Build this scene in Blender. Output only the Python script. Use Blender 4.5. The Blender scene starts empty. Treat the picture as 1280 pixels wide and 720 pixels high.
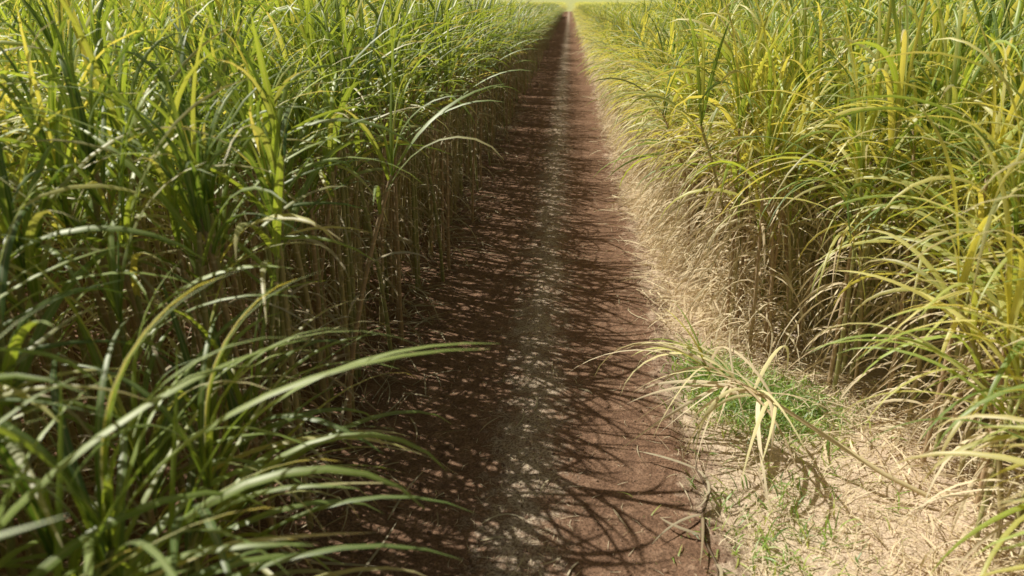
import bpy, math, numpy as np
from mathutils import Vector
rng=np.random.default_rng(7)
S=bpy.context.scene
S.view_settings.view_transform='Standard'; S.view_settings.look='None'; S.view_settings.exposure=0

# ---------------------------------------------------------------- materials
def nmat(name):
    m=bpy.data.materials.new(name); m.use_nodes=True
    nt=m.node_tree; nt.nodes.clear()
    out=nt.nodes.new('ShaderNodeOutputMaterial')
    return m,nt,out
def N(nt,t,**k):
    n=nt.nodes.new(t)
    for a,b in k.items(): setattr(n,a,b)
    return n
def ramp(nt,stops):
    r=N(nt,'ShaderNodeValToRGB'); e=r.color_ramp.elements
    while len(e)<len(stops): e.new(0.5)
    for i,(p,c) in enumerate(stops):
        e[i].position=p; e[i].color=(*c,1) if len(c)==3 else c
    return r
def noise(nt,co,scale,detail=4,rough=0.6):
    n=N(nt,'ShaderNodeTexNoise'); n.inputs['Scale'].default_value=scale
    n.inputs['Detail'].default_value=detail; n.inputs['Roughness'].default_value=rough
    nt.links.new(co,n.inputs['Vector']); return n
def math_(nt,op,a,b=None,clamp=False):
    n=N(nt,'ShaderNodeMath',operation=op); n.use_clamp=clamp
    for i,v in enumerate((a,b)):
        if v is None: continue
        if isinstance(v,(int,float)): n.inputs[i].default_value=v
        else: nt.links.new(v,n.inputs[i])
    return n.outputs[0]
def mix(nt,f,a,b,bt='MIX'):
    n=N(nt,'ShaderNodeMix',data_type='RGBA',blend_type=bt)
    for i,v in ((0,f),(6,a),(7,b)):
        if isinstance(v,(int,float)): n.inputs[i].default_value=v
        elif isinstance(v,tuple): n.inputs[i].default_value=(*v,1)
        else: nt.links.new(v,n.inputs[i])
    return n.outputs[2]

def leaf_material(name,trans,tint,gloss,rough):
    m,nt,out=nmat(name); L=nt.links.new
    at=N(nt,'ShaderNodeAttribute',attribute_name='Col'); uv=N(nt,'ShaderNodeUVMap')
    sep=N(nt,'ShaderNodeSeparateXYZ'); L(uv.outputs[0],sep.inputs[0])
    mid=math_(nt,'ABSOLUTE',math_(nt,'SUBTRACT',sep.outputs[0],0.5))
    rib=math_(nt,'LESS_THAN',mid,0.06)
    c=mix(nt,math_(nt,'MULTIPLY',rib,0.4),at.outputs['Color'],(0.6,0.6,0.36))
    df=N(nt,'ShaderNodeBsdfDiffuse'); L(c,df.inputs[0])
    res=df.outputs[0]
    if trans:
        tr=N(nt,'ShaderNodeBsdfTranslucent'); L(mix(nt,1.0,c,tint,'MULTIPLY'),tr.inputs[0])
        ms=N(nt,'ShaderNodeMixShader'); ms.inputs[0].default_value=trans
        L(df.outputs[0],ms.inputs[1]); L(tr.outputs[0],ms.inputs[2]); res=ms.outputs[0]
    if gloss:
        gl=N(nt,'ShaderNodeBsdfGlossy'); gl.inputs['Roughness'].default_value=rough
        lw=N(nt,'ShaderNodeLayerWeight')
        fac=math_(nt,'ADD',math_(nt,'MULTIPLY',math_(nt,'POWER',lw.outputs['Facing'],3.0),gloss),0.05)
        m2=N(nt,'ShaderNodeMixShader'); L(fac,m2.inputs[0])
        L(res,m2.inputs[1]); L(gl.outputs[0],m2.inputs[2]); res=m2.outputs[0]
    L(res,out.inputs[0])
    return m
M_leaf=leaf_material('cane_leaf',0.45,(1.6,1.42,0.55),0.28,0.45)
M_dry=leaf_material('dry_leaf',0.22,(1.05,1.0,0.85),0,0)
def stalk_material():
    m,nt,out=nmat('cane_stalk'); L=nt.links.new
    at=N(nt,'ShaderNodeAttribute',attribute_name='Col'); tc=N(nt,'ShaderNodeTexCoord')
    sep=N(nt,'ShaderNodeSeparateXYZ'); L(tc.outputs['Object'],sep.inputs[0])
    fr=math_(nt,'FRACT',math_(nt,'MULTIPLY',sep.outputs[2],7.0))
    ring=math_(nt,'LESS_THAN',fr,0.1)
    c=mix(nt,math_(nt,'MULTIPLY',ring,0.6),at.outputs['Color'],(0.6,0.5,0.34))
    p=N(nt,'ShaderNodeBsdfPrincipled'); L(c,p.inputs['Base Color']); p.inputs['Roughness'].default_value=0.55
    L(p.outputs[0],out.inputs[0]); return m
M_stalk=stalk_material()
MATS=[M_leaf,M_dry,M_stalk]

# ---------------------------------------------------------------- mesh builder
class B:
    def __init__(s): s.v=[];s.f=[];s.c=[];s.u=[];s.m=[];s.n=0;s.off=np.zeros(3);s.rz=0.;s.sc=np.ones(3)
    def add(s,v,f,c,u,mi):
        v=v*s.sc; ca,sa=math.cos(s.rz),math.sin(s.rz)
        v=np.stack([v[:,0]*ca-v[:,1]*sa,v[:,0]*sa+v[:,1]*ca,v[:,2]],1)+s.off
        s.v.append(v);s.f.append(f+s.n);s.c.append(c);s.u.append(u);s.m.append(np.full(len(f),mi,np.int32));s.n+=len(v)
    def mesh(s,name,mats=MATS):
        v=np.concatenate(s.v);f=np.concatenate(s.f);c=np.concatenate(s.c);u=np.concatenate(s.u);m=np.concatenate(s.m)
        me=bpy.data.meshes.new(name); me.vertices.add(len(v)); me.vertices.foreach_set('co',v.astype(np.float32).ravel())
        me.loops.add(len(f)*4); me.loops.foreach_set('vertex_index',f.astype(np.int32).ravel())
        me.polygons.add(len(f)); me.polygons.foreach_set('loop_start',(np.arange(len(f))*4).astype(np.int32))
        me.update(calc_edges=True)
        for x in mats: me.materials.append(x)
        me.polygons.foreach_set('material_index',m)
        me.polygons.foreach_set('use_smooth',np.ones(len(f),bool))
        a=me.color_attributes.new('Col','FLOAT_COLOR','POINT')
        a.data.foreach_set('color',np.concatenate([np.clip(c,0,0.88),np.ones((len(c),1))],1).astype(np.float32).ravel())
        ul=me.uv_layers.new(name='UVMap'); ul.data.foreach_set('uv',u[f.ravel()].astype(np.float32).ravel())
        me.validate(); me.update(); return me
def U(a,b,n): return rng.uniform(a,b,n)
def leaves(b,P,az,L,W,th0,th1,p,tw,dr,c0,c1,nseg=9,across=3,mi=0):
    n=len(P); s=np.linspace(0,1,nseg+1)[None,:]
    col=lambda x: np.asarray(x,float).reshape(-1,1)*np.ones((n,1))
    az,L,W,th0,th1,p,tw,dr=[col(x) for x in (az,L,W,th0,th1,p,tw,dr)]
    th=th0+(th1-th0)*s**p; A=az+dr*s**1.5
    t=np.stack([np.sin(th)*np.cos(A),np.sin(th)*np.sin(A),np.cos(th)],-1)
    step=(t[:,:-1]+t[:,1:])/2*(L/nseg)[...,None]
    C=np.concatenate([np.zeros((n,1,3)),np.cumsum(step,1)],1)+P[:,None,:]
    side=np.stack([-np.sin(A),np.cos(A),0*A],-1)
    nr=np.cross(side,t); T=(tw*s)[...,None]
    sd=side*np.cos(T)+nr*np.sin(T); nn=np.cross(sd,t)
    w=(W/2*np.clip(0.45+s/0.22,0,1)*(1-s**2.6)**0.9+0.0008)[...,None]
    if across==3: V=np.stack([C-sd*w,C-nn*w*0.35,C+sd*w],2)
    else: V=np.stack([C-sd*w,C+sd*w],2)
    k=across
    us=np.linspace(0,1,k)
    u=np.stack(np.broadcast_arrays(us[None,None,:],s[:,:,None]*np.ones((n,1,1))),-1)
    cc=(c0[:,None,:]*(1-s[...,None]**2)+c1[:,None,:]*s[...,None]**2)
    cc=np.repeat(cc[:,:,None,:],k,2)
    i=np.arange(n)[:,None,None]*(nseg+1)*k; j=np.arange(nseg)[None,:,None]*k; a=np.arange(k-1)[None,None,:]
    q=i+j+a
    f=np.stack([q,q+1,q+1+k,q+k],-1).reshape(-1,4)
    b.add(V.reshape(-1,3),f,cc.reshape(-1,3),u.reshape(-1,2),mi)
def tube(b,C,R,c0,ns=6,mi=2):
    C=np.asarray(C,float); n=len(C); t=np.gradient(C,axis=0); t/=np.linalg.norm(t,axis=1)[:,None]
    up=np.array([0.31,0.2,0.93]) if abs(t[0][2])<0.7 else np.array([1,0.1,0.])
    s=np.cross(t,up); s/=np.linalg.norm(s,axis=1)[:,None]; w=np.cross(t,s)
    a=np.linspace(0,2*math.pi,ns,endpoint=False)
    R=np.asarray(R,float)*np.ones(n)
    V=C[:,None,:]+R[:,None,None]*(np.cos(a)[None,:,None]*s[:,None,:]+np.sin(a)[None,:,None]*w[:,None,:])
    i=np.arange(n-1)[:,None]*ns; j=np.arange(ns)[None,:]; j2=(j+1)%ns
    f=np.stack([i+j,i+j2,i+ns+j2,i+ns+j],-1).reshape(-1,4)
    b.add(V.reshape(-1,3),f,np.tile(np.asarray(c0,float),(n*ns,1)),np.zeros((n*ns,2)),mi)

GB=1.0     # brightness of the current clump kind
def greens(n,yel=0.3):
    dk=np.array([0.10,0.19,0.045]); lt=np.array([0.42,0.56,0.12]); ye=np.array([0.74,0.69,0.26])
    k=rng.beta(1.1,1.1,n)[:,None]; y=(rng.random(n)<yel)[:,None]*U(0.2,0.9,n)[:,None]
    c=dk*(1-k)+lt*k; return (c*(1-y)+ye*y)*GB
def straws(n,pale=1.0):
    a=np.array([0.87,0.77,0.58])*pale; d=np.array([0.44,0.31,0.19])*pale; k=rng.beta(1.0,2.4,n)[:,None]
    return a*(1-k)+d*k

def cane_stalk(b,x,y,h,lean,laz,edge=False,nl=9,nd=7,seg=9,acr=3,short=1.0,yel=0.25,lo=0.55,dhi=0.72,pale=1.0,biasp=0.45,ns=4,droop=2.75,rad=1.0):
    z=np.linspace(0,1,6); off=lean*h*z**1.7
    C=np.stack([x+off*math.cos(laz),y+off*math.sin(laz),h*z],1)
    tube(b,C,np.linspace(0.021,0.013,6)*rad,np.array(rng.choice([(0.42,0.36,0.18),(0.46,0.33,0.21),(0.34,0.34,0.14)]))*max(pale,0.8),ns=5 if acr==3 else 3)
    def at(t): return np.stack([np.interp(t,z,C[:,i]) for i in range(3)],1)
    def azs(n,a0):
        a=a0+np.arange(n)*math.pi+rng.normal(0,0.55,n)
        if edge:
            m=rng.random(n)<biasp
            a=np.where(m,rng.normal(0,0.8,n),a)
        return a
    a0=rng.uniform(0,6.28)
    t=np.sort(U(lo,1.0,nl)); k=(t-lo)/(1-lo)
    th0=0.85-0.6*k+rng.normal(0,0.1,nl); th1=droop-0.8*k+rng.normal(0,0.3,nl)
    L=U(0.95,1.6,nl)*short
    g=greens(nl,yel); tip=np.where((rng.random(nl)<0.35)[:,None],np.array([[0.68,0.60,0.34]]),g*1.15)
    leaves(b,at(t),azs(nl,a0),L,U(0.022,0.052,nl),np.clip(th0,0.1,1.3),np.clip(th1,1.0,3.0),U(0.9,2.2,nl),rng.normal(0,0.7,nl),rng.normal(0,0.4,nl),g,tip,seg,acr,0)
    g=greens(ns,yel)
    leaves(b,at(np.ones(ns)),U(0,6.28,ns),U(0.8,1.4,ns)*short,U(0.022,0.044,ns),U(0.03,0.22,ns),U(0.5,2.2,ns),U(1.6,3.2,ns),rng.normal(0,1,ns),rng.normal(0,0.4,ns),g,g*1.2,seg,acr,0)
    if nd:
        t=U(0.10,dhi,nd); c=straws(nd,pale)
        leaves(b,at(t),azs(nd,a0),U(0.35,1.0,nd)*short,U(0.010,0.028,nd),U(0.2,1.1,nd),U(2.6,3.1,nd),U(0.35,0.8,nd),rng.normal(0,2.0,nd),rng.normal(0,0.7,nd),c,c*0.85,max(5,seg-2),acr,1)

def mk_in(b):
    for _ in range(rng.integers(4,6)):
        cane_stalk(b,*rng.normal(0,0.15,2),rng.uniform(1.95,2.6),abs(rng.normal(0,0.09)),rng.uniform(0,6.28),nl=7,nd=3,seg=8,lo=0.70,yel=0.38)
def mk_edge(b):
    global GB; GB=0.85
    for _ in range(rng.integers(5,7)):
        cane_stalk(b,*rng.normal(0,0.2,2),rng.uniform(2.1,2.75),abs(rng.normal(0.06,0.08)),rng.normal(0,1.5),edge=True,nl=5,nd=6,lo=0.84,dhi=0.8,yel=0.12,pale=0.6,biasp=0.32,short=0.88,ns=4,droop=2.3,seg=9,rad=1.15)
    GB=1.0
def mk_near(b):
    global GB; GB=0.78
    for _ in range(5):
        cane_stalk(b,*rng.normal(0,0.14,2),rng.uniform(1.3,2.0),abs(rng.normal(0.16,0.1)),rng.normal(0,0.9),edge=True,nl=9,nd=4,lo=0.5,yel=0.03,biasp=0.6,pale=0.7,short=1.1,seg=11)
    GB=1.0
def mk_dry(b):
    for _ in range(rng.integers(6,8)):
        cane_stalk(b,*rng.normal(0,0.14,2),rng.uniform(1.7,2.4),abs(rng.normal(0.09,0.10)),rng.normal(0,0.9),edge=True,nl=7,nd=27,yel=0.7,lo=0.66,dhi=1.0,short=1.0)
    n=80; c=straws(n)*1.05
    P=np.stack([rng.normal(0.12,0.16,n),rng.normal(0,0.28,n),U(0.02,0.6,n)],1)
    leaves(b,P,rng.normal(0,1.2,n),U(0.25,0.7,n),U(0.006,0.018,n),U(0.3,1.6,n),U(2.2,3.0,n),U(0.4,1,n),rng.normal(0,2,n),rng.normal(0,1,n),c,c*0.9,6,3,1)
def mk_lime(b):
    for _ in range(6):
        cane_stalk(b,*rng.normal(0,0.15,2),rng.uniform(1.7,2.4),abs(rng.normal(0.09,0.08)),rng.normal(0,1.0),edge=True,nl=9,nd=9,yel=0.7,lo=0.62,dhi=0.7,short=1.08,biasp=0.6,droop=2.8,seg=11,rad=1.1)
def single(fn,name):
    b=B(); fn(b); return b.mesh(name)
V_edge=[single(mk_edge,'cane_edge') for _ in range(6)]
V_near=[single(mk_near,'cane_near') for _ in range(5)]
V_dry=[single(mk_dry,'cane_dry') for _ in range(5)]
V_lime=[single(mk_lime,'cane_lime') for _ in range(5)]
T=2.6
def tile():
    b=B()
    for i in range(4):
        for j in range(4):
            if rng.random()<0.15: continue
            b.off=np.array([(i+0.5)*T/4+rng.normal(0,0.09),(j+0.5)*T/4+rng.normal(0,0.09),0]); b.rz=rng.uniform(0,6.28)
            b.sc=np.array([1,1,rng.uniform(0.88,1.12)]); mk_in(b)
    return b.mesh('cane_tile')
V_tile=[tile() for _ in range(6)]
SEG=2.4
def seg(f1,f2,n1=5):
    b=B()
    for k in range(n1):
        b.off=np.array([rng.normal(0,0.09),(k+0.5)*SEG/n1+rng.normal(0,0.09),0]); b.rz=rng.normal(0,0.4)
        s=rng.uniform(0.88,1.1); b.sc=np.array([s,s,s*rng.uniform(0.92,1.05)]); f1(b)
    for k in range(4):
        b.off=np.array([-0.58+rng.normal(0,0.08),(k+0.5)*SEG/4+rng.normal(0,0.07),0]); b.rz=rng.normal(0,0.6); b.sc=np.ones(3); f2(b)
    return b.mesh('cane_row')
V_segL=[seg(mk_edge,mk_edge,4) for _ in range(5)]
V_segR=[seg(mk_dry,mk_dry if i%2 else mk_in) for i in range(5)]
def patch(gb,yel):
    global GB; GB=gb
    b=B()
    for _ in range(50):
        cane_stalk(b,rng.uniform(0,4),rng.uniform(0,4),rng.uniform(1.9,2.5),0.05,rng.uniform(0,6.28),nl=10,nd=0,seg=4,acr=2,lo=0.6,yel=yel)
    GB=1.0
    return b.mesh('cane_patch')
V_patch=[patch(1.0,0.4) for _ in range(3)]
V_pale=[patch(1.2,0.9) for _ in range(2)]

# ---------------------------------------------------------------- the fields
def left_edge(y): return -2.05+0.10*math.sin(y*0.7)
def right_edge(y):
    return float(np.interp(y,[-3,3.4,4.4,5.4,6.2,6.9,7.8,9,14,300],[3.0,3.05,3.35,3.35,3.1,2.6,1.95,1.85,1.75,1.7]))+0.05*math.sin(y*0.9)
coll=S.collection
def empty(name):
    e=bpy.data.objects.new(name,None); coll.objects.link(e); return e
F1=empty('sugarcane_field'); F2=empty('sugarcane_field')
def put(par,me,x,y,rz,sx,sz,tx=0,ty=0,z=0):
    o=bpy.data.objects.new('cane_clump',me); o.location=(x,y,z); o.rotation_euler=(tx,ty,rz); o.scale=(sx,sx,sz)
    o.parent=par; coll.objects.link(o); return o
pick=lambda l: l[rng.integers(len(l))]
def put_tile(par,vs,x0,y,d,s,sz):
    o=put(par,pick(vs),x0,y,0,s,sz); k=rng.integers(0,4)
    if k==1: o.rotation_euler=(0,0,math.pi/2); o.location.x+=d
    if k==2: o.rotation_euler=(0,0,math.pi); o.location.x+=d; o.location.y+=d
    if k==3: o.rotation_euler=(0,0,-math.pi/2); o.location.y+=d
HY=lambda y: float(np.interp(y,[5,12,22,45,100,125],[1.06,1.05,0.97,0.86,0.77,0.52]))
YN=26
for side,par in ((-1,F1),(1,F2)):
    y=-2.5; y1=6.0 if side<0 else 9.0
    while y<y1:
        e=left_edge(y) if side<0 else right_edge(y)
        base=0 if side<0 else math.pi
        if side<0:
            vs=V_near if y<3.3 else V_edge; hz=np.interp(y,[1.5,3.0,4.0],[0.80,0.82,1.0])
        else:
            vs=V_lime if y<7.2 else V_dry; hz=np.interp(y,[1.5,3.5,5.5],[0.80,0.90,1.08])
        put(par,pick(vs),e+rng.normal(0,0.08),y,base+rng.normal(0,0.35),rng.uniform(0.92,1.1),hz*rng.uniform(0.92,1.06))
        put(par,pick(V_edge if side<0 else V_lime),e+side*0.62+rng.normal(0,0.06),y+0.25,base+rng.normal(0,0.6),1.0,hz*rng.uniform(0.98,1.08))
        if side>0 and y>4: put(par,pick(V_edge),e+1.2+rng.normal(0,0.1),y+0.1,rng.uniform(0,6.28),1.0,rng.uniform(1.0,1.1))
        y+=rng.uniform(0.55,0.72)
    y=y1
    while y<150:
        e=left_edge(y+1.2) if side<0 else right_edge(y+1.2)
        s=rng.uniform(0.95,1.05)*HY(y)
        if side<0: put(par,pick(V_segL),e,y,0,1,s)
        else: put(par,pick(V_segR),e,y+SEG,math.pi,1,s)
        y+=SEG
    y=-3.0
    while y<YN:
        if side<0: e=3.25
        else: e=max(right_edge(y),right_edge(y+T))+ (1.3 if y<8 else 1.0)
        lim=(0.86*max(y+T,0)+3.5) if side<0 else (0.66*max(y+T,0)+3.5)
        x=e-0.15
        while x<lim:
            put_tile(par,V_tile,-x-T if side<0 else x,y,T,1.0,HY(y)*(1+0.07*math.sin(x*0.9+1.3)*math.cos(y*0.55))*rng.uniform(0.95,1.06))
            x+=T
        y+=T
    y=-3.0+T*math.ceil((YN+3.0)/T)
    while y<290:
        big=y>=104; d=8 if big else 4; s=2.0 if big else 1.0
        x=2.8 if y<150 else 2.0
        lim=(0.86*(y+d)+5) if side<0 else (0.66*(y+d)+5)
        while x<lim:
            put_tile(par,V_pale if y>108 else V_patch,-x-d if side<0 else x,y,d,s,rng.uniform(0.97,1.06)*HY(y)); x+=d
        y+=d

# ---------------------------------------------------------------- ground
def grid_mesh(name,xs,ys,zf,mat):
    X,Y=np.meshgrid(xs,ys); Z=zf(X,Y)
    v=np.stack([X,Y,Z],-1).reshape(-1,3); nx=len(xs); ny=len(ys)
    q=(np.arange(ny-1)[:,None]*nx+np.arange(nx-1)[None,:]).ravel()
    f=np.stack([q,q+1,q+1+nx,q+nx],-1)
    me=bpy.data.meshes.new(name); me.from_pydata(v.tolist(),[],f.tolist()); me.update()
    me.polygons.foreach_set('use_smooth',np.ones(len(f),bool))
    me.materials.append(mat); o=bpy.data.objects.new(name,me); coll.objects.link(o); return o
def vn(X,Y,seed,sc):
    r=np.random.default_rng(seed); z=0
    for i in range(9):
        a=r.uniform(0,6.28); k=sc*r.uniform(0.6,1.8); z=z+np.sin(k*(X*math.cos(a)+Y*math.sin(a))+r.uniform(0,6.28))
    return z/9
def soil(name,centre):
    m,nt,out=nmat(name); L=nt.links.new
    g=N(nt,'ShaderNodeNewGeometry'); P=g.outputs['Position']
    sep=N(nt,'ShaderNodeSeparateXYZ'); L(P,sep.inputs[0])
    big=noise(nt,P,0.9,2); med=noise(nt,P,7,4,0.7); fine=noise(nt,P,55,3,0.7)
    c=ramp(nt,[(0.3,(0.12,0.070,0.047)),(0.55,(0.24,0.148,0.102)),(0.75,(0.40,0.27,0.195))]); L(med.outputs['Fac'],c.inputs[0])
    col=mix(nt,math_(nt,'MULTIPLY',big.outputs['Fac'],0.5),c.outputs[0],(0.28,0.18,0.13))
    f2=ramp(nt,[(0.35,(0.55,0.55,0.55)),(0.62,(1.3,1.27,1.25))]); L(fine.outputs['Fac'],f2.inputs[0])
    col=mix(nt,1.0,col,f2.outputs[0],'MULTIPLY')
    if centre:
        xw=math_(nt,'ADD',sep.outputs[0],math_(nt,'MULTIPLY',math_(nt,'SUBTRACT',big.outputs['Fac'],0.5),0.5))
        d=math_(nt,'ABSOLUTE',math_(nt,'ADD',xw,0.24))
        d=math_(nt,'ADD',d,math_(nt,'MULTIPLY',math_(nt,'SUBTRACT',med.outputs['Fac'],0.5),1.3))
        r=ramp(nt,[(0.02,(1,1,1)),(0.34,(0,0,0))]); L(d,r.inputs[0])
        sp=ramp(nt,[(0.40,(0.25,0.18,0.135)),(0.60,(0.70,0.59,0.48))]); L(fine.outputs['Fac'],sp.inputs[0])
        col=mix(nt,math_(nt,'MULTIPLY',r.outputs[0],0.85),col,sp.outputs[0])
    xr=math_(nt,'ADD',sep.outputs[0],math_(nt,'MULTIPLY',math_(nt,'SUBTRACT',big.outputs['Fac'],0.5),0.9))
    xr=math_(nt,'ADD',xr,math_(nt,'MULTIPLY',math_(nt,'SUBTRACT',med.outputs['Fac'],0.5),1.0))
    r2=math_(nt,'DIVIDE',math_(nt,'SUBTRACT',xr,0.95),0.4,True)
    st=ramp(nt,[(0.35,(0.46,0.34,0.26)),(0.6,(0.82,0.69,0.56))]); L(fine.outputs['Fac'],st.inputs[0])
    far=math_(nt,'LESS_THAN',sep.outputs[0],5.0)
    col=mix(nt,math_(nt,'MULTIPLY',math_(nt,'MULTIPLY',r2,far),0.9),col,st.outputs[0])
    gr=math_(nt,'GREATER_THAN',sep.outputs[1],200.0)
    col=mix(nt,gr,col,(0.42,0.44,0.20))
    p=N(nt,'ShaderNodeBsdfDiffuse'); L(col,p.inputs[0])
    h=math_(nt,'ADD',math_(nt,'MULTIPLY',med.outputs['Fac'],0.7),math_(nt,'MULTIPLY',fine.outputs['Fac'],0.35))
    bp=N(nt,'ShaderNodeBump'); bp.inputs['Strength'].default_value=0.9; bp.inputs['Distance'].default_value=0.05
    L(h,bp.inputs['Height']); L(bp.outputs[0],p.inputs['Normal']); L(p.outputs[0],out.inputs[0]); return m
xs=np.concatenate([[-3000,-400,-60,-15],np.linspace(-5,6,90),[20,60,400,3000]])
ys=np.concatenate([[-3000,-300,-40],np.linspace(-5,30,240),np.linspace(32,300,60),[600,3000]])
grid_mesh('ground',xs,ys,lambda X,Y:-0.05+0.02*vn(X,Y,1,3)*(np.abs(X)<8),soil('field_soil',False))
pe=lambda Y:1.12+0.12*np.sin(Y*0.8)+0.06*np.sin(Y*2.1)
def pz(X,Y):
    hump=0.035*np.exp(-((X+0.24)/0.28)**2)
    z=0.012+hump+0.010*vn(X,Y,3,9)+0.012*vn(X,Y,4,2.5)
    ed=np.clip((X-pe(Y))/0.25,0,1)+np.clip((-2.1-X)/0.2,0,1)
    return z*(1-ed)-0.10*ed
grid_mesh('dirt_path',np.linspace(-2.4,1.6,110),np.concatenate([np.linspace(-4,16,500),np.linspace(16.1,60,300),np.linspace(61,300,120)]),pz,soil('path_soil',True))

# ---------------------------------------------------------------- litter, dry grass, weeds
def obj(name,b,mats=MATS):
    o=bpy.data.objects.new(name,b.mesh(name,mats)); coll.objects.link(o); return o
b=B()
n=23000
y=-1+ (rng.random(n)**1.7)*26
xe=np.array([right_edge(v) for v in y])
x=0.95+np.abs(rng.beta(1.3,1.1,n))*(xe+0.25-0.95)+rng.normal(0,0.12,n)
cl=vn(x,y,11,4.0); keep=cl+rng.normal(0,0.18,n)>-0.22; x=x[keep];y=y[keep];n=len(x)
P=np.stack([x,y,np.full(n,-0.045)],1); c=straws(n)*1.02
leaves(b,P,U(0,6.28,n),U(0.07,0.32,n),U(0.003,0.007,n),U(0.1,1.4,n),U(1.3,2.0,n),U(0.5,1.5,n),rng.normal(0,1,n),rng.normal(0,0.9,n),c,c*0.95,4,2,1)
n=5000
y=-1+(rng.random(n)**1.6)*30; xe=np.array([right_edge(v) for v in y]); x=xe-np.abs(rng.normal(0,0.5,n))+0.2; k=x>0.85; x=x[k];y=y[k];n=len(x)
P=np.stack([x,y,U(-0.03,0.08,n)],1); c=straws(n)
leaves(b,P,U(0,6.28,n),U(0.2,0.6,n),U(0.006,0.02,n),U(1.25,1.5,n),U(1.55,1.85,n),1,rng.normal(0,1.5,n),rng.normal(0,0.8,n),c,c,5,2,1)
obj('dry_grass',b)
b=B()
n=6500
y=1+(rng.random(n)**1.8)*30
x=np.where(rng.random(n)<0.6,-0.24+rng.normal(0,0.2,n),U(-2.3,1.2,n))
P=np.stack([x,y,pz(x,y)+0.008],1); c=straws(n)*0.8
leaves(b,P,U(0,6.28,n),U(0.02,0.11,n),U(0.002,0.005,n),U(1.4,1.55,n),U(1.5,1.65,n),1,rng.normal(0,1.5,n),rng.normal(0,0.8,n),c,c,2,2,1)
n=900
y=U(0,26,n); x=-2.0+np.abs(rng.normal(0,0.3,n))
P=np.stack([x,y,U(0.02,0.05,n)],1); c=straws(n)*0.6
leaves(b,P,U(0,6.28,n),U(0.15,0.6,n),U(0.008,0.02,n),U(1.3,1.5,n),U(1.55,1.7,n),1,rng.normal(0,1.5,n),rng.normal(0,0.8,n),c,c,5,2,1)
n=130
y=1+(rng.random(n)**1.5)*20; x=U(-1.9,1.1,n)
P=np.stack([x,y,pz(x,y)+0.01],1); c=straws(n)*0.7
leaves(b,P,U(0,6.28,n),U(0.12,0.45,n),U(0.006,0.018,n),U(1.35,1.5,n),U(1.55,1.7,n),1,rng.normal(0,1.5,n),rng.normal(0,0.9,n),c,c,6,2,1)
obj('straw_litter',b)
b=B()
n=2600; y=1.5+(rng.random(n)**1.6)*24; x=U(-2.2,1.3,n); r=np.exp(rng.normal(-4.9,0.45,n))
cube=np.array([[-1,-1,-.6],[1,-1,-.6],[1,1,-.6],[-1,1,-.6],[-.6,-.6,.7],[.6,-.6,.7],[.6,.6,.7],[-.6,.6,.7]])
fc=np.array([[0,1,5,4],[1,2,6,5],[2,3,7,6],[3,0,4,7],[4,5,6,7]])
V=cube[None]*r[:,None,None]*(1+rng.normal(0,0.28,(n,8,3)))
V=V+np.stack([x,y,pz(x,y)+r*0.3],1)[:,None,:]
f=(fc[None]+np.arange(n)[:,None,None]*8).reshape(-1,4)
cc=np.repeat(np.array([0.27,0.175,0.125])[None]*U(0.6,1.3,n)[:,None],8,0)
mc,nt,out=nmat('clod'); at=N(nt,'ShaderNodeAttribute',attribute_name='Col'); p=N(nt,'ShaderNodeBsdfDiffuse')
nt.links.new(at.outputs['Color'],p.inputs[0]); nt.links.new(p.outputs[0],out.inputs[0])
b.add(V.reshape(-1,3),f,cc,np.zeros((n*8,2)),0)
obj('soil_clods',b,[mc])
b=B()
GB=0.85
for (cx,cy,sx,sy,n) in ((1.95,6.15,0.32,0.32,2100),(1.5,6.7,0.18,0.3,900),(1.35,3.9,0.3,0.4,260),(1.7,4.7,0.4,0.4,220)):
    P=np.stack([rng.normal(cx,sx,n),rng.normal(cy,sy,n),np.full(n,-0.04)],1); g=greens(n,0.3)*np.array([0.85,1.05,0.9])
    leaves(b,P,U(0,6.28,n),U(0.07,0.22,n),U(0.007,0.015,n),U(0.1,1.2,n),U(1.0,2.0,n),1,rng.normal(0,0.6,n),rng.normal(0,0.5,n),g,g*1.1,4,2,0)
GB=1.0
obj('green_weeds',b)

# ---------------------------------------------------------------- broken cane lying over the verge
b=B()
C=np.array([[2.75,4.75,0.05],[2.45,4.85,0.16],[2.1,5.1,0.30],[1.75,5.35,0.44],[1.45,5.6,0.52],[1.25,5.72,0.54]])
tube(b,C,[0.019,0.019,0.018,0.017,0.014,0.008],(0.66,0.56,0.34),6)
n=28; t=U(0,1,n)[:,None]; P=C[3]*(1-t)+C[5]*t
c=np.where((rng.random(n)<0.5)[:,None],np.array([[0.74,0.68,0.40]]),straws(n)); az=rng.normal(math.radians(192),0.8,n)
leaves(b,P,az,U(0.7,1.4,n),U(0.018,0.036,n),U(0.6,1.3,n),U(2.1,3.0,n),U(0.7,1.5,n),rng.normal(0,1,n),rng.normal(0,0.5,n),c,c*0.95,10,3,1)
n=7; c=straws(n); P=np.tile(C[4],(n,1))
leaves(b,P,np.array([3.9,4.2,4.35,5.0,4.6,3.7,3.4]),U(0.9,1.5,n),U(0.02,0.03,n),U(1.3,1.7,n),U(2.0,2.4,n),1,rng.normal(0,2,n),rng.normal(0,0.3,n),c,c*0.8,10,3,1)
n=6; g=greens(n,0.6); P=np.tile(C[5],(n,1))
leaves(b,P,rng.normal(3.0,0.8,n),U(0.5,0.8,n),U(0.02,0.03,n),U(0.3,1.0,n),U(1.6,2.4,n),1.2,rng.normal(0,1,n),rng.normal(0,0.5,n),g,g*1.1,10,3,0)
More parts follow.
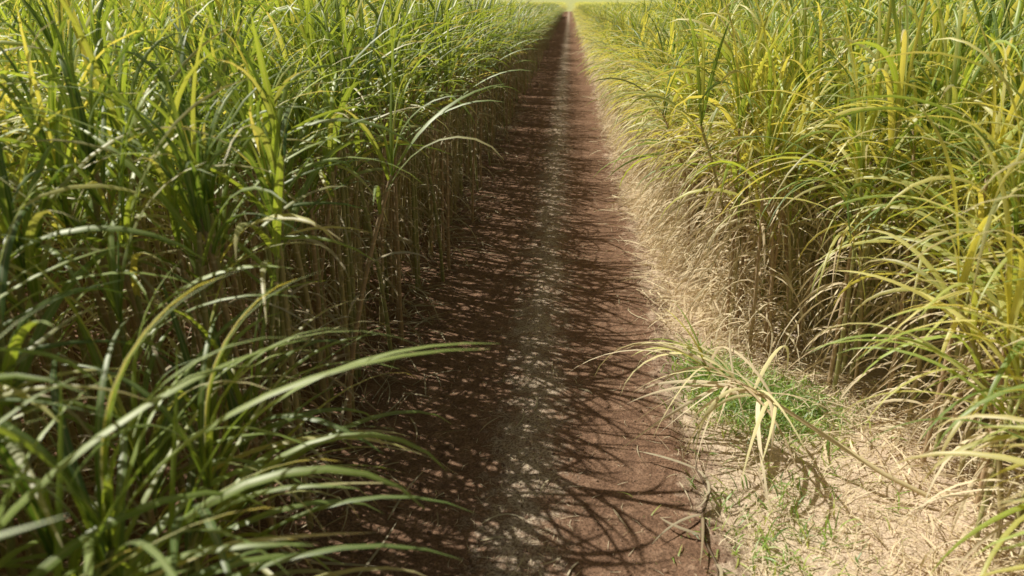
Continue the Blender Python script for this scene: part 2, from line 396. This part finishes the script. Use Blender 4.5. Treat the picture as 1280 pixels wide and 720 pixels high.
obj('fallen_sugarcane',b)
b=B()
C=np.array([[1.12,5.2,0.02],[1.08,4.95,0.07],[1.14,4.7,0.04],[1.05,4.45,0.03],[1.0,4.2,0.05],[1.06,3.95,0.03],[1.02,3.6,0.03]])
tube(b,C,[0.006,0.009,0.011,0.012,0.010,0.008,0.005],(0.12,0.08,0.05),6)
c=straws(7)*0.6
leaves(b,C[[1,1,2,3,3,4,5]],rng.normal(4.5,0.9,7),U(0.3,0.6,7),U(0.012,0.025,7),U(0.9,1.4,7),U(1.6,2.0,7),1,rng.normal(0,2,7),rng.normal(0,1,7),c,c,7,3,1)
obj('dead_cane_stem',b)

# ---------------------------------------------------------------- light
el=math.radians(52); ax,ay=-0.92,0.38; l=math.hypot(ax,ay); ax/=l; ay/=l
d=Vector((ax*math.cos(el),ay*math.cos(el),math.sin(el)))
sun=bpy.data.lights.new('sun','SUN'); sun.energy=5.0; sun.angle=math.radians(0.5); sun.color=(1,0.95,0.80)
so=bpy.data.objects.new('sun',sun); so.rotation_euler=d.to_track_quat('Z','Y').to_euler(); so.location=(-20,10,30); coll.objects.link(so)
w=bpy.data.worlds.new('World'); S.world=w; w.use_nodes=True; nt=w.node_tree
bg=nt.nodes['Background']; sky=nt.nodes.new('ShaderNodeTexSky'); sky.sky_type='NISHITA'; sky.sun_disc=False
sky.sun_elevation=el; sky.sun_rotation=math.atan2(ax,ay)%(2*math.pi); sky.dust_density=4.0
warm=mix(nt,1.0,sky.outputs[0],(1.0,0.87,0.70),'MULTIPLY')
nt.links.new(warm,bg.inputs[0]); bg.inputs[1].default_value=0.055

# ---------------------------------------------------------------- camera
cd=bpy.data.cameras.new('camera'); co=bpy.data.objects.new('camera',cd); coll.objects.link(co)
cd.lens=26; cd.sensor_width=36; cd.clip_end=6000; cd.clip_start=0.05
co.location=(0,0,3.5); co.rotation_euler=(math.radians(90-21.5),0,math.radians(4.2))
cd.dof.use_dof=True; cd.dof.focus_distance=8.5; cd.dof.aperture_fstop=1.3
S.camera=co
